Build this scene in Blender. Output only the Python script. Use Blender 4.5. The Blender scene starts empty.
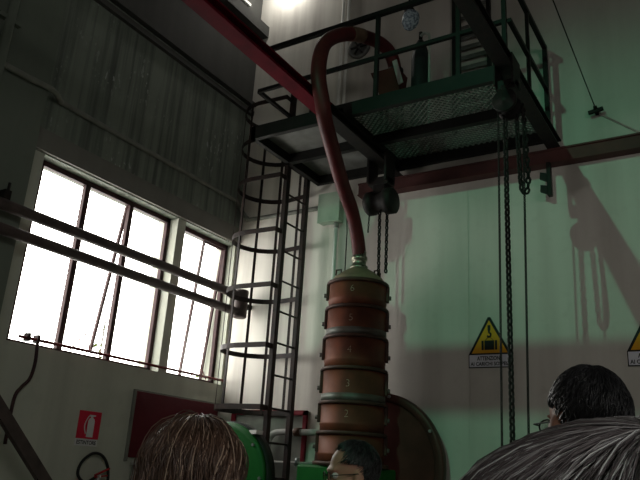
import bpy, bmesh, math, random
from mathutils import Vector, Matrix, Quaternion
random.seed(7)
sc = bpy.context.scene
col = sc.collection
PI = math.pi
BASE = {}

# ------------------------------------------------------------------ helpers
class MB:
    def __init__(self):
        self.v = []; self.f = []; self.m = []; self.s = []
    def add(self, vs, fs, mi=0, smooth=False):
        o = len(self.v)
        self.v += [Vector(p) for p in vs]
        for f in fs:
            self.f.append([i + o for i in f]); self.m.append(mi); self.s.append(smooth)
        return self
    def box(self, x0, x1, y0, y1, z0, z1, mi=0):
        vs = [(x0,y0,z0),(x1,y0,z0),(x1,y1,z0),(x0,y1,z0),(x0,y0,z1),(x1,y0,z1),(x1,y1,z1),(x0,y1,z1)]
        return self.add(vs, [(0,3,2,1),(4,5,6,7),(0,1,5,4),(1,2,6,5),(2,3,7,6),(3,0,4,7)], mi)
    def bar(self, p0, p1, w, h, mi=0, up=(0,0,1)):
        p0 = Vector(p0); p1 = Vector(p1); d = (p1-p0).normalized(); u = Vector(up)
        s = d.cross(u)
        if s.length < 1e-4: s = d.cross(Vector((1,0,0)))
        s.normalize(); u = s.cross(d)
        vs = []
        for p in (p0, p1):
            for a, b in ((-1,-1),(1,-1),(1,1),(-1,1)):
                vs.append(p + s*(a*w/2) + u*(b*h/2))
        return self.add(vs, [(3,2,1,0),(4,5,6,7),(0,1,5,4),(1,2,6,5),(2,3,7,6),(3,0,4,7)], mi)
    def tube(self, pts, r, n=10, mi=0, closed=False, caps=True, twist=None):
        pts = [Vector(p) for p in pts]; N = len(pts)
        rs = r if isinstance(r, (list, tuple)) else [r]*N
        prev = None; vs = []
        for i, p in enumerate(pts):
            if closed: t = pts[(i+1) % N] - pts[i-1]
            else: t = pts[min(i+1, N-1)] - pts[max(i-1, 0)]
            t.normalize()
            if prev is None:
                a = t.cross(Vector((0,0,1)))
                if a.length < 1e-3: a = t.cross(Vector((1,0,0)))
            else:
                a = prev - t*prev.dot(t)
            a.normalize(); prev = a; b = t.cross(a)
            for k in range(n):
                an = 2*PI*k/n
                vs.append(p + (a*math.cos(an) + b*math.sin(an))*rs[i])
        fs = []
        for i in range(N if closed else N-1):
            j = (i+1) % N
            for k in range(n):
                l = (k+1) % n
                fs.append((i*n+k, i*n+l, j*n+l, j*n+k))
        self.add(vs, fs, mi, True)
        if caps and not closed:
            self.add(vs[:n], [tuple(range(n))[::-1]], mi); self.add(vs[-n:], [tuple(range(n))], mi)
        return self
    def cyl(self, p0, p1, r, n=16, mi=0, r2=None):
        return self.tube([p0, p1], [r, r if r2 is None else r2], n, mi)
    def lathe(self, prof, c, n=32, mi=0, axis='z', smooth=True):
        c = Vector(c); vs = []
        for r, h in prof:
            for k in range(n):
                a = 2*PI*k/n
                if axis == 'z': vs.append(c + Vector((r*math.cos(a), r*math.sin(a), h)))
                elif axis == 'y': vs.append(c + Vector((r*math.cos(a), h, -r*math.sin(a))))
                else: vs.append(c + Vector((h, r*math.cos(a), r*math.sin(a))))
        fs = []
        for i in range(len(prof)-1):
            for k in range(n):
                l = (k+1) % n
                fs.append((i*n+k, i*n+l, (i+1)*n+l, (i+1)*n+k))
        return self.add(vs, fs, mi, smooth)
    def ell(self, c, r, nu=16, nv=10, mi=0):
        c = Vector(c); vs = []; fs = []
        for i in range(nv+1):
            th = PI*i/nv
            for k in range(nu):
                a = 2*PI*k/nu
                vs.append(c + Vector((r[0]*math.sin(th)*math.cos(a), r[1]*math.sin(th)*math.sin(a), r[2]*math.cos(th))))
        for i in range(nv):
            for k in range(nu):
                l = (k+1) % nu
                fs.append((i*nu+k, (i+1)*nu+k, (i+1)*nu+l, i*nu+l))
        return self.add(vs, fs, mi, True)
    def poly(self, pts, n, th, mi=0):
        # flat outline pts (ordered) extruded by th along n
        n = Vector(n); N = len(pts); vs = [Vector(p) for p in pts] + [Vector(p)+n*th for p in pts]
        fs = [tuple(range(N))[::-1], tuple(range(N, 2*N))] + [(i, (i+1) % N, N+(i+1) % N, N+i) for i in range(N)]
        return self.add(vs, fs, mi)
    def xform(self, M):
        self.v = [M @ p for p in self.v]; return self
    def build(self, name, mats, parent=None, bevel=0):
        me = bpy.data.meshes.new(name)
        b = BASE.get(parent.name, Vector()) if parent else Vector()
        me.from_pydata([p - b for p in self.v], [], self.f)
        if not isinstance(mats, (list, tuple)): mats = [mats]
        for m in mats: me.materials.append(m)
        me.polygons.foreach_set('material_index', self.m)
        me.polygons.foreach_set('use_smooth', self.s)
        bm = bmesh.new(); bm.from_mesh(me)
        bmesh.ops.remove_doubles(bm, verts=bm.verts, dist=1e-6)
        bmesh.ops.recalc_face_normals(bm, faces=bm.faces)
        bm.to_mesh(me); bm.free()
        o = bpy.data.objects.new(name, me); col.objects.link(o)
        if bevel:
            md = o.modifiers.new('bevel', 'BEVEL'); md.width = bevel; md.segments = 2; md.limit_method = 'ANGLE'
        if parent:
            o.parent = parent; BASE[o.name] = b
        return o

def tag(o, label, cat, group=None):
    o['label'] = label; o['category'] = cat
    if group: o['group'] = group
    return o
def thing(name, loc, label, cat, group=None):
    o = bpy.data.objects.new(name, None); col.objects.link(o); o.location = loc
    o.empty_display_size = .1
    BASE[o.name] = Vector(loc)
    return tag(o, label, cat, group)
def struct(o): o['kind'] = 'structure'; return o
def copy_thing(r, loc, label):
    c = r.copy(); col.objects.link(c); c.location = loc; c['label'] = label
    for ch in list(r.children):
        d = ch.copy(); col.objects.link(d); d.parent = c
        for g in list(ch.children):
            e = g.copy(); col.objects.link(e); e.parent = d
    return c
def smooth_path(pts, n=6):
    P = [Vector(p) for p in pts]; out = []
    for i in range(len(P)-1):
        a = P[max(i-1, 0)]; b = P[i]; c = P[i+1]; d = P[min(i+2, len(P)-1)]
        for k in range(n):
            t = k/n
            out.append(.5*((2*b) + (c-a)*t + (2*a-5*b+4*c-d)*t*t + (3*b-a-3*c+d)*t**3))
    out.append(P[-1]); return out

# ------------------------------------------------------------------ materials
def mat(name, c1, c2=None, scale=6, rough=.6, metal=0, bump=.0, stretch=(1,1,1), lo=.35, hi=.65, spec=.18, detail=6):
    m = bpy.data.materials.new(name); m.use_nodes = True; N = m.node_tree.nodes; L = m.node_tree.links
    b = N['Principled BSDF']; b.inputs['Roughness'].default_value = rough; b.inputs['Metallic'].default_value = metal
    b.inputs['Specular IOR Level'].default_value = spec
    if c2 is None: c2 = tuple(x*.7 for x in c1)
    tc = N.new('ShaderNodeTexCoord'); mp = N.new('ShaderNodeMapping'); mp.inputs['Scale'].default_value = stretch
    nz = N.new('ShaderNodeTexNoise'); nz.inputs['Scale'].default_value = scale; nz.inputs['Detail'].default_value = detail
    rp = N.new('ShaderNodeValToRGB'); rp.color_ramp.elements[0].position = lo; rp.color_ramp.elements[1].position = hi
    rp.color_ramp.elements[0].color = (*c1, 1); rp.color_ramp.elements[1].color = (*c2, 1)
    L.new(tc.outputs['Object'], mp.inputs['Vector']); L.new(mp.outputs['Vector'], nz.inputs['Vector'])
    L.new(nz.outputs['Fac'], rp.inputs['Fac']); L.new(rp.outputs['Color'], b.inputs['Base Color'])
    if bump:
        bp = N.new('ShaderNodeBump'); bp.inputs['Strength'].default_value = bump; bp.inputs['Distance'].default_value = .01
        L.new(nz.outputs['Fac'], bp.inputs['Height']); L.new(bp.outputs['Normal'], b.inputs['Normal'])
    return m

def wall_mat(name, base, stain, light, streak=.5, patch=.3, sx=(5,5,.25), chips=None, pale_glow=None):
    m = bpy.data.materials.new(name); m.use_nodes = True; N = m.node_tree.nodes; L = m.node_tree.links
    b = N['Principled BSDF']; b.inputs['Roughness'].default_value = .75; b.inputs['Specular IOR Level'].default_value = .25
    tc = N.new('ShaderNodeTexCoord')
    def noise(sc_, st, lo, hi, det=6):
        mp = N.new('ShaderNodeMapping'); mp.inputs['Scale'].default_value = st
        nz = N.new('ShaderNodeTexNoise'); nz.inputs['Scale'].default_value = sc_; nz.inputs['Detail'].default_value = det
        rp = N.new('ShaderNodeMapRange'); rp.inputs['From Min'].default_value = lo; rp.inputs['From Max'].default_value = hi
        L.new(tc.outputs['Object'], mp.inputs['Vector']); L.new(mp.outputs['Vector'], nz.inputs['Vector']); L.new(nz.outputs['Fac'], rp.inputs['Value'])
        return rp.outputs['Result'], nz
    def mix(fac, a, c, amount):
        mx = N.new('ShaderNodeMix'); mx.data_type = 'RGBA'
        ml = N.new('ShaderNodeMath'); ml.operation = 'MULTIPLY'; ml.inputs[1].default_value = amount
        L.new(fac, ml.inputs[0]); L.new(ml.outputs[0], mx.inputs['Factor'])
        if isinstance(a, tuple): mx.inputs['A'].default_value = (*a, 1)
        else: L.new(a, mx.inputs['A'])
        mx.inputs['B'].default_value = (*c, 1)
        return mx.outputs['Result']
    f1, n1 = noise(1.0, sx, .42, .72)
    f2, n2 = noise(.9, (1,1,1), .4, .75)
    f3, n3 = noise(9, (1,1,1), .55, .8)
    c = mix(f2, base, light, patch); c = mix(f1, c, stain, streak); c = mix(f3, c, stain, .25)
    if chips:
        f4, n4 = noise(22, (1.2,1.2,.6), .60, .64, 9); f5, n5 = noise(1.6, (1,1,1), .52, .62, 4)
        mm = N.new('ShaderNodeMath'); mm.operation = 'MULTIPLY'; L.new(f4, mm.inputs[0]); L.new(f5, mm.inputs[1]); c = mix(mm.outputs[0], c, chips, .9)
    if pale_glow:  # whiter streaky plaster toward the corner, also carrying window light in its colour
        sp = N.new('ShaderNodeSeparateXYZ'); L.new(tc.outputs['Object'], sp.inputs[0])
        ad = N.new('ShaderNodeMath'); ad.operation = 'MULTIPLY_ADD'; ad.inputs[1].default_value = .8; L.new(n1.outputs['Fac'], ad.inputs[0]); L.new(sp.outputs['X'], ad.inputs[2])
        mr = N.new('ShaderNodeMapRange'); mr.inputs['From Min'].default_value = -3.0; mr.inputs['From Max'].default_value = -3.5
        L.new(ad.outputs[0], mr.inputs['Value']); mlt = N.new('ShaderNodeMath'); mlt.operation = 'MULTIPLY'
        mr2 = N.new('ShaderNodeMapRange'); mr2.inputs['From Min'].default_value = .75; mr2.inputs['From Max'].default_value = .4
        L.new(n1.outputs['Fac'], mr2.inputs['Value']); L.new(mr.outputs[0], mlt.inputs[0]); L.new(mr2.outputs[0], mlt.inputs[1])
        c = mix(mlt.outputs[0], c, pale_glow, .9)
    L.new(c, b.inputs['Base Color'])
    bp = N.new('ShaderNodeBump'); bp.inputs['Strength'].default_value = .25; bp.inputs['Distance'].default_value = .01
    L.new(n3.outputs['Fac'], bp.inputs['Height']); L.new(bp.outputs['Normal'], b.inputs['Normal'])
    return m

M = {}
M['wall_back'] = wall_mat('back wall plaster', (.50,.47,.43), (.33,.29,.26), (.57,.55,.50), .45, .5, (4,4,.3), pale_glow=(.80,.77,.70))
M['wall_low'] = wall_mat('left wall plaster', (.43,.45,.38), (.29,.28,.24), (.52,.53,.45), .4, .5)
M['wall_up'] = wall_mat('streaked old concrete', (.19,.22,.185), (.065,.075,.065), (.26,.29,.24), .85, .5, (16,16,.6), chips=(.34,.37,.34))
M['lintel'] = wall_mat('lintel concrete', (.17,.17,.15), (.11,.10,.09), (.2,.2,.17), .4, .4)
M['pilaster'] = wall_mat('pilaster paint', (.14,.165,.135), (.10,.11,.095), (.165,.19,.15), .4, .4)
M['ledge'] = wall_mat('dark crane ledge', (.07,.07,.065), (.04,.04,.04), (.1,.1,.09), .5, .5)
M['plain'] = wall_mat('hall walls', (.5,.48,.44), (.36,.34,.31), (.56,.54,.5), .4, .4)
M['floor'] = mat('worn concrete floor', (.36,.34,.31), (.26,.245,.22), 3, .7)
M['ceiling'] = mat('dark ceiling', (.12,.12,.11), (.08,.08,.08), 3, .8)
M['frame'] = mat('maroon window steel', (.055,.026,.026), (.035,.018,.02), 12, .6)
M['redrod'] = mat('red painted rod', (.16,.02,.02), (.09,.012,.014), 20, .5)
M['pipe'] = mat('brown heating pipe', (.09,.066,.06), (.055,.042,.04), 8, .55)
M['iron'] = mat('black iron', (.012,.012,.012), (.02,.016,.014), 14, .6, .2)
M['ladder'] = mat('dark ladder paint', (.018,.016,.015), (.035,.022,.019), 9, .55)
M['rail'] = mat('dark green railing paint', (.009,.010,.009), (.014,.013,.012), 10, .5)
M['plate'] = mat('grey floor plate', (.16,.165,.155), (.11,.11,.10), 7, .6)
M['grate'] = mat('grating steel', (.22,.225,.205), (.15,.15,.14), 20, .5, .4)
M['redbeam'] = mat('crimson beam paint', (.13,.003,.012), (.08,.003,.009), 5, .75, spec=.08)
M['oldbeam'] = mat('dull oxide red beam', (.09,.036,.033), (.06,.027,.026), 5, .6)
M['rust'] = mat('rusty drum steel', (.165,.05,.026), (.08,.03,.019), 5, .55, .15, .2, (1,1,.6))
M['rustdark'] = mat('dark rusty rim', (.04,.024,.02), (.07,.035,.025), 9, .55, .2)
M['band'] = mat('grey steel band', (.13,.14,.125), (.08,.065,.055), 6, .5, .3)
M['lid'] = mat('olive lid paint', (.21,.155,.095), (.13,.10,.07), 6, .6)
M['coupling'] = mat('galvanised coupling', (.32,.31,.24), (.13,.12,.09), 40, .35, .8)
M['chalk'] = mat('chalk mark', (.42,.34,.27), (.2,.13,.1), 60, .9)
M['hose'] = mat('dark red hose', (.085,.012,.013), (.06,.010,.011), 8, .5, 0, .1)
M['tape'] = mat('tan tape', (.13,.075,.05), (.09,.05,.035), 12, .6)
M['wheel'] = mat('brown black wheel', (.10,.036,.03), (.055,.022,.019), 3, .7, .1, spec=.06)
M['wheelrim'] = mat('brown wheel rim', (.09,.035,.028), (.06,.028,.024), 5, .5, .2)
M['green'] = mat('green machine enamel', (.012,.115,.022), (.009,.085,.018), 5, .4)
M['greendark'] = mat('dark green edge', (.02,.03,.022), (.012,.018,.015), 8, .5)
M['boxgreen'] = mat('pale green box', (.42,.55,.42), (.36,.48,.37), 5, .5)
M['white'] = mat('off white paint', (.88,.88,.84), (.8,.8,.76), 9, .25, spec=.6)
M['greypipe'] = mat('grey pipe', (.42,.42,.39), (.3,.3,.28), 9, .5)
M['conduit'] = mat('wall conduit', (.21,.22,.19), (.16,.165,.145), 9, .6)
M['reddoor'] = mat('dark red panel', (.11,.012,.02), (.085,.01,.016), 3, .45)
M['redframe'] = mat('red door frame', (.2,.014,.025), (.14,.012,.02), 6, .45)
M['yellow'] = mat('warning yellow', (.62,.30,.015), (.56,.27,.015), 4, .5)
M['black'] = mat('sign black', (.012,.012,.013), (.016,.015,.015), 9, .5)
M['signwhite'] = mat('sign white', (.60,.60,.66), (.56,.56,.62), 4, .5)
M['signred'] = mat('sign red', (.55,.02,.05), (.5,.018,.045), 4, .5)
M['signgrey'] = mat('faded sign white', (.6,.6,.6), (.54,.54,.54), 4, .5)
M['rubber'] = mat('black rubber', (.015,.015,.015), (.02,.02,.02), 9, .5)
M['extred'] = mat('extinguisher red', (.35,.015,.02), (.3,.012,.018), 4, .35)
M['steel'] = mat('bright steel', (.45,.47,.47), (.35,.37,.37), 10, .3, .8)
M['lampglass'] = mat('prismatic lamp glass', (.42,.5,.56), (.16,.2,.25), 45, .2, .0, .4, lo=.45, hi=.55)
M['tank'] = mat('dark tank', (.018,.02,.022), (.025,.026,.026), 6, .5)
M['leaf'] = mat('leaf green', (.16,.2,.05), (.10,.14,.03), 20, .6)
M['bark'] = mat('bark', (.10,.07,.05), (.06,.045,.035), 14, .8)
M['skin'] = mat('skin', (.45,.235,.165), (.40,.20,.14), 8, .5)
M['skinpale'] = mat('fair skin', (.50,.29,.23), (.45,.25,.2), 8, .5)
M['eye'] = mat('eye white', (.7,.68,.64), (.65,.62,.6), 4, .2)
M['iris'] = mat('dark iris', (.03,.02,.015), (.02,.015,.01), 4, .2)
def cloth(n, c): return mat(n, c, tuple(x*.75 for x in c), 30, .85)
M['lens'] = bpy.data.materials.new('spectacle lens')
def thin_glass(m, gl, tint):
    m.use_nodes = True; N = m.node_tree.nodes; L = m.node_tree.links; N.clear()
    out = N.new('ShaderNodeOutputMaterial'); mx = N.new('ShaderNodeMixShader'); tr = N.new('ShaderNodeBsdfTransparent'); g = N.new('ShaderNodeBsdfGlossy')
    tr.inputs['Color'].default_value = (*tint, 1); g.inputs['Roughness'].default_value = .08; mx.inputs[0].default_value = gl
    L.new(tr.outputs[0], mx.inputs[1]); L.new(g.outputs[0], mx.inputs[2]); L.new(mx.outputs[0], out.inputs[0]); return m
thin_glass(M['lens'], .12, (.9,.9,.9))
M['pane'] = thin_glass(bpy.data.materials.new('dusty window glass'), .07, (.96,.97,.97))

# ------------------------------------------------------------------ room shell
XL, XR, YB, YF, H, T = -5.03, 4.5, 6.0, -6.0, 8.2, .3
struct(MB().box(XL-T, XR+T, YF-T, YB+T, -.2, 0).build('floor', M['floor']))
struct(MB().box(XL-T, XR+T, YF-T, YB+T, H, H+.2).build('ceiling', M['ceiling']))
struct(MB().box(XL-T, XR+T, YB, YB+T, 0, H).build('wall_back', M['wall_back']))
struct(MB().box(XL-T, XR+T, YF-T, YF, 0, H).build('wall_front', M['plain']))
w3 = (-4.8, -1.6, 3.4, 5.2)  # unseen window opening, added and sized for fill light from the right rear
b = MB(); b.box(XR,XR+T,YF,YB,0,w3[2]); b.box(XR,XR+T,YF,YB,w3[3],H); b.box(XR,XR+T,YF,w3[0],w3[2],w3[3]); b.box(XR,XR+T,w3[1],YB,w3[2],w3[3])
struct(b.build('wall_right', M['plain']))
ZB, ZT = 2.49, 4.13
w1 = (3.28, 4.985); w2 = (5.105, 5.965)
b = MB()
b.box(XL-T, XL, YF, YB, 0, ZB, 0)
for a, c in ((YF, w1[0]), (w1[1], w2[0]), (w2[1], YB)): b.box(XL-T, XL, a, c, ZB, ZT, 1 if a != YF else 0)
b.box(XL-T, XL, YF, YB, ZT, 6.02, 2); b.box(XL-T, XL, YF, YB, 6.02, H, 3)
struct(b.build('wall_left', [M['wall_low'], M['wall_low'], M['wall_up'], M['ledge']]))
struct(MB().box(XL, XL+.035, 3.09, YB, 4.14, 4.335).build('trim_1', M['lintel']))
struct(MB().box(XL, XL+.05, 3.09, YB, 5.87, 5.93).box(XL, XL+.07, 3.09, YB, 5.99, 6.04).build('trim_2', M['ledge']))
struct(MB().box(XL, XL+.16, -5.9, YB, 7.0, 7.16).build('trim_3', M['ledge']))
b = MB().box(XL, -4.88, 1.9, 3.09, 0, H)
struct(b.build('trim_4', M['pilaster']))
struct(MB().box(-2.176, -2.168, 5.997, YB, 0, 4.4).build('trim_6', M['wall_back']))
# the crane girder that bridges the hall behind the camera and shades a band of the back wall
g = MB().box(XL, XR, -.06, .06, 5.34, 5.35).box(XL, XR, -.06, .06, 5.455, 5.465).box(XL, XR, -.012, .012, 5.35, 5.455)
struct(g.build('trim_5', M['ledge']))

def window(n, y0, y1, mull):
    x = -5.165; d = .045
    b = MB(); fr = .045
    b.box(x-d/2, x+d/2, y0, y1, ZB, ZB+.035); b.box(x-d/2, x+d/2, y0, y1, ZT-.05, ZT)
    b.box(x-d/2, x+d/2, y0, y0+(.09 if n == 1 else .05), ZB, ZT); b.box(x-d/2, x+d/2, y1-fr, y1, ZB, ZT)
    o = struct(b.build('window_%d' % n, M['frame']))
    BASE[o.name] = Vector()
    for y, w in mull:
        MB().box(x-d/2, x+d/2, y-w/2, y+w/2, ZB+.03, ZT-.04).build('mullion', M['frame'], o)
    ys = [y0+.04] + [y for y, w in mull] + [y1-.03]
    return o, x, ys
o1, x, ys = window(1, w1[0], w1[1], [(3.872, .056), (4.428, .05)])
for a, c in zip(ys, ys[1:]): MB().box(x-.003, x+.003, a, c, ZB+.03, ZT-.04).build('pane', M['pane'], o1)
MB().bar((x-.03, 4.41, 4.08), (x-.25, 4.43, 2.60), .028, .03).build('stay_bar', M['frame'], o1)
MB().tube([(x-.03, 4.02, 2.54), (x-.06, 4.19, 2.73), (x-.06, 4.30, 2.55)], .007, 6).build('stay_bracket', M['redrod'], o1)
o2, x, ys = window(2, w2[0], w2[1], [])
MB().box(x-.003, x+.003, ys[0], 5.575, ZB+.03, ZT-.04).build('pane', M['pane'], o2)
sb = MB()
for y in (5.59, 5.93): sb.bar((x-.02, y, 4.08), (x-.15, y, 2.52), .024, .03)
sb.bar((x-.02, 5.59, 4.08), (x-.02, 5.93, 4.08), .03, .03); 
s = sb.build('open_sash', M['frame'], o2)
MB().poly([(x-.02,5.60,4.07),(x-.02,5.92,4.07),(x-.15,5.92,2.53),(x-.15,5.60,2.53)], (-1,0,0), .004).build('pane', M['pane'], s)
MB().tube([(x-.02, 5.63, 2.54), (x-.05, 5.79, 2.70), (x-.03, 5.90, 2.54)], .007, 6).build('stay_bracket', M['redrod'], o2)

b = MB(); y0, y1, z0, z1 = w3
b.box(4.6,4.65,y0,y1,z0,z0+.06); b.box(4.6,4.65,y0,y1,z1-.06,z1)
for k in range(6): b.box(4.6,4.65,y0+(y1-y0-.05)*k/5,y0+(y1-y0-.05)*k/5+.05,z0,z1)
o3 = struct(b.build('window_3', M['frame'])); BASE[o3.name] = Vector()
MB().box(4.62,4.626,y0,y1,z0,z1).build('pane', M['pane'], o3)

# red operating rod along the sill, with its crank
t = thing('window_opener', (-4.99, 3.4, 2.0), 'thin red operating rod running along the sill below both windows', 'window opener')
MB().cyl((-4.99, 3.36, 2.535), (-4.99, 5.98, 2.535), .013, 8).build('rod', M['redrod'], t)
for y in (3.44, 3.53): MB().box(-5.03, -4.965, y-.012, y+.012, 2.51, 2.575).build('bracket', M['frame'], t)
MB().tube(smooth_path([(-4.98,3.53,2.53),(-4.97,3.54,2.36),(-4.97,3.52,2.22),(-4.975,3.46,2.14),(-4.98,3.42,2.04),(-4.98,3.42,1.7)]), .014, 8).build('crank_handle', M['frame'], t)

# vines showing at the open gaps
def vine(loc, label, h, seed):
    rnd = random.Random(seed); x, y, z = loc
    t = thing('climbing_vine', loc, label, 'vine', None)
    st = smooth_path([(x,y,z),(x-.02,y+.02,z+h*.35),(x+.02,y-.01,z+h*.7),(x,y+.01,z+h)])
    MB().tube(st, .008, 6).build('stem', M['bark'], t)
    b = MB()
    for i in range(90):
        p = st[rnd.randrange(len(st)//2, len(st))] + Vector((rnd.uniform(-.05,.05), rnd.uniform(-.05,.05), rnd.uniform(-.06,.04)))
        d = Vector((rnd.uniform(-1,1), rnd.uniform(-1,1), rnd.uniform(-.8,.4))).normalized(); s = d.cross(Vector((.3,.2,1))).normalized()
        L = rnd.uniform(.04,.07); w = L*.32; n = d.cross(s)
        b.add([p, p+d*L*.5+s*w+n*.006, p+d*L, p+d*L*.5-s*w+n*.006, p+d*L*.5-n*.004], [(0,1,4),(1,2,4),(2,3,4),(3,0,4)])
    b.build('foliage', M['leaf'], t)
vine((-5.50,4.62,0), 'leafy vine outside the large window, behind its slanted bar', 2.95, 3)
vine((-5.46,6.12,0), 'leafy vine outside the small window, by the wall corner', 3.05, 5)
struct(MB().box(-9, XL-T, 0, 9, -.2, 0).build('floor_outside', M['floor']))

# ------------------------------------------------------------------ pipes and conduits on the left wall
t = thing('heating_pipe', (-4.75, 4, 3.25), 'pair of brown heating pipes crossing in front of the windows', 'pipe')
for z in (3.45, 3.26): MB().cyl((-4.75, .5, z), (-4.75, 5.76, z), .046, 14).build('pipe_run', M['pipe'], t)
MB().cyl((-4.75,5.83,3.20),(-4.75,5.83,3.52), .078, 18).build('end_header', M['pipe'], t, .02)
MB().box(-4.78,-4.72,5.88,6.0,3.33,3.38).build('wall_support', M['iron'], t)
t = thing('pipe_bracket', (-4.82, 2.8, 3.5), 'small dark bracket on the pilaster just above the pipes', 'bracket')
MB().box(-4.88, -4.80, 2.86, 2.92, 3.50, 3.60).build('clip', M['iron'], t, .005)
MB().cyl((-4.81, 2.89, 3.48), (-4.81, 2.89, 3.66), .012, 8).build('bolt', M['iron'], t)
cp = smooth_path([(-4.84,1.95,4.60),(-4.84,2.72,4.61),(-4.845,3.0,4.625),(-4.86,3.1,4.64),(-4.93,3.22,4.655),(-4.99,3.3,4.655),(-5.0,3.45,4.655),(-5.0,4.6,4.655),(-5.0,5.75,4.655)])
cp += smooth_path([(-5.0,5.8,4.655),(-4.995,5.9,4.63),(-4.98,5.965,4.55),(-4.9,5.97,4.46),(-4.8,5.97,4.43),(-3.85,5.97,4.43)])
tag(MB().tube(cp, .026, 8).build('wall_conduit', M['conduit']), 'grey conduit running high along the left wall over the windows', 'conduit')
t = thing('vertical_conduit', (-4.85, 2.66, 0), 'dark green vertical conduit up the pilaster at the left edge', 'conduit')
MB().cyl((-4.84,2.60,0.0),(-4.84,2.60,8.15), .04, 10).build('tube', M['pilaster'], t)
MB().box(-4.88,-4.83,2.50,2.70,5.0,5.04).build('clamp', M['pilaster'], t)
t = thing('handrail', (-4.45, 3.2, 0), 'dark sloping handrail bar in the lower left corner', 'handrail')
MB().bar((-4.45,2.6,2.28),(-4.45,3.95,.95), .05, .085).build('rail', M['pipe'], t)
MB().bar((-4.45,3.9,0),(-4.45,3.9,1.02), .05, .05, up=(1,0,0)).build('post', M['pipe'], t)
MB().bar((-4.45,2.62,0),(-4.45,2.62,2.26), .05, .05, up=(1,0,0)).build('post', M['pipe'], t)

# ------------------------------------------------------------------ extinguisher corner
def text(body, size, mi_off=0.0):
    cu = bpy.data.curves.new('lettering', 'FONT'); cu.body = body; cu.size = size; cu.align_x = 'CENTER'; cu.align_y = 'CENTER'; cu.offset = mi_off; cu.resolution_u = 3
    ob = bpy.data.objects.new('lettering', cu); col.objects.link(ob)
    bpy.context.view_layer.update()
    dg = bpy.context.evaluated_depsgraph_get(); me = bpy.data.meshes.new_from_object(ob.evaluated_get(dg))
    vs = [tuple(v.co) for v in me.vertices]; fs = [tuple(p.vertices) for p in me.polygons]
    bpy.data.objects.remove(ob); bpy.data.meshes.remove(me); bpy.data.curves.remove(cu)
    return vs, fs
def put_text(b, body, size, fit, place, off=0):
    vs, fs = text(body, size, off)
    w = max(v[0] for v in vs) - min(v[0] for v in vs); k = fit/w if fit else 1
    b.add([place(v[0]*k, v[1]) for v in vs], fs); return b

t = thing('extinguisher_sign', (XL, 4.235, 1.73), 'red sign with white extinguisher picture reading ESTINTORE on left wall', 'sign')
MB().box(XL, XL+.006, 4.117, 4.36, 1.795, 2.03).build('picture_panel', M['signred'], t)
MB().box(XL, XL+.006, 4.112, 4.355, 1.735, 1.792).build('caption_plate', M['signgrey'], t)
xx = XL+.007
b = MB()
yc = 4.255
prof = [(-.036,1.81),(.036,1.81),(.036,1.945),(.028,1.965),(.012,1.975),(.012,1.985),(.04,1.99),(.04,2.0),(-.03,2.0),(-.03,1.985),(-.012,1.985),(-.012,1.975),(-.028,1.965),(-.036,1.945)]
b.poly([(xx, yc+a, z) for a, z in prof], (1,0,0), .002)
arc = [(xx+.001, yc-.02, 1.992)] + [(xx+.001, yc-.035-.032*math.sin(k*PI/10), 1.985-.0165*k) for k in range(0, 10)] 
b.tube(smooth_path(arc, 2), .005, 5)
b.build('extinguisher_picture', M['signgrey'], t)
b = MB(); put_text(b, 'ESTINTORE', .045, .215, lambda u, v: (xx+.001, 4.234+u, 1.762+v), .0012); b.build('lettering', M['black'], t)

t = thing('fire_extinguisher', (-4.92, 4.32, .9), 'red fire extinguisher with looped black hose below the red sign', 'fire extinguisher')
MB().lathe([(0,.95),(.08,.95),(.085,.97),(.085,1.36),(.06,1.42),(.025,1.44),(0,1.44)], (-4.92,4.34,0), 20).build('cylinder', M['extred'], t)
MB().cyl((-4.92,4.34,1.43),(-4.92,4.34,1.50), .022, 10).build('valve', M['steel'], t)
MB().bar((-4.92,4.30,1.50),(-4.92,4.45,1.56), .022, .012).bar((-4.92,4.30,1.485),(-4.92,4.43,1.50), .022, .012).build('squeeze_handle', M['extred'], t)
loop = [(-4.93,4.33,1.49),(-4.94,4.22,1.44),(-4.95,4.14,1.50),(-4.95,4.16,1.60),(-4.95,4.26,1.675),(-4.95,4.37,1.665),(-4.95,4.45,1.58),(-4.94,4.47,1.45),(-4.93,4.465,1.2)]
MB().tube(smooth_path(loop), .013, 8).build('hose', M['rubber'], t)
MB().box(-5.03,-4.99,4.29,4.39,1.2,1.3).build('wall_hook', M['iron'], t)
t = thing('red_wall_cabinet', (-5.0, 5.3, 1.66), 'wide dark red cabinet on the left wall below the windows', 'cabinet')
MB().box(XL, XL+.035, 4.72, 5.93, 1.665, 2.27).build('door', M['reddoor'], t, .004)
MB().box(XL, XL+.03, 4.70, 4.72, 1.63, 2.285).box(XL,XL+.03,4.72,5.95,2.27,2.285).build('frame', M['conduit'], t)
MB().cyl((XL+.042,5.75,1.92),(XL+.042,5.75,2.0), .01, 8).build('handle', M['steel'], t)
t = thing('steel_standpipe', (-4.94, 4.74, 0), 'shiny vertical steel pipe below the left end of the red cabinet', 'pipe')
MB().cyl((-4.94,4.78,0),(-4.94,4.78,1.60), .04, 14).build('tube', M['steel'], t)
MB().lathe([(.0,1.60),(.05,1.60),(.05,1.635),(.0,1.635)], (-4.94,4.78,0), 16).build('cap', M['greypipe'], t)

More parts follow.
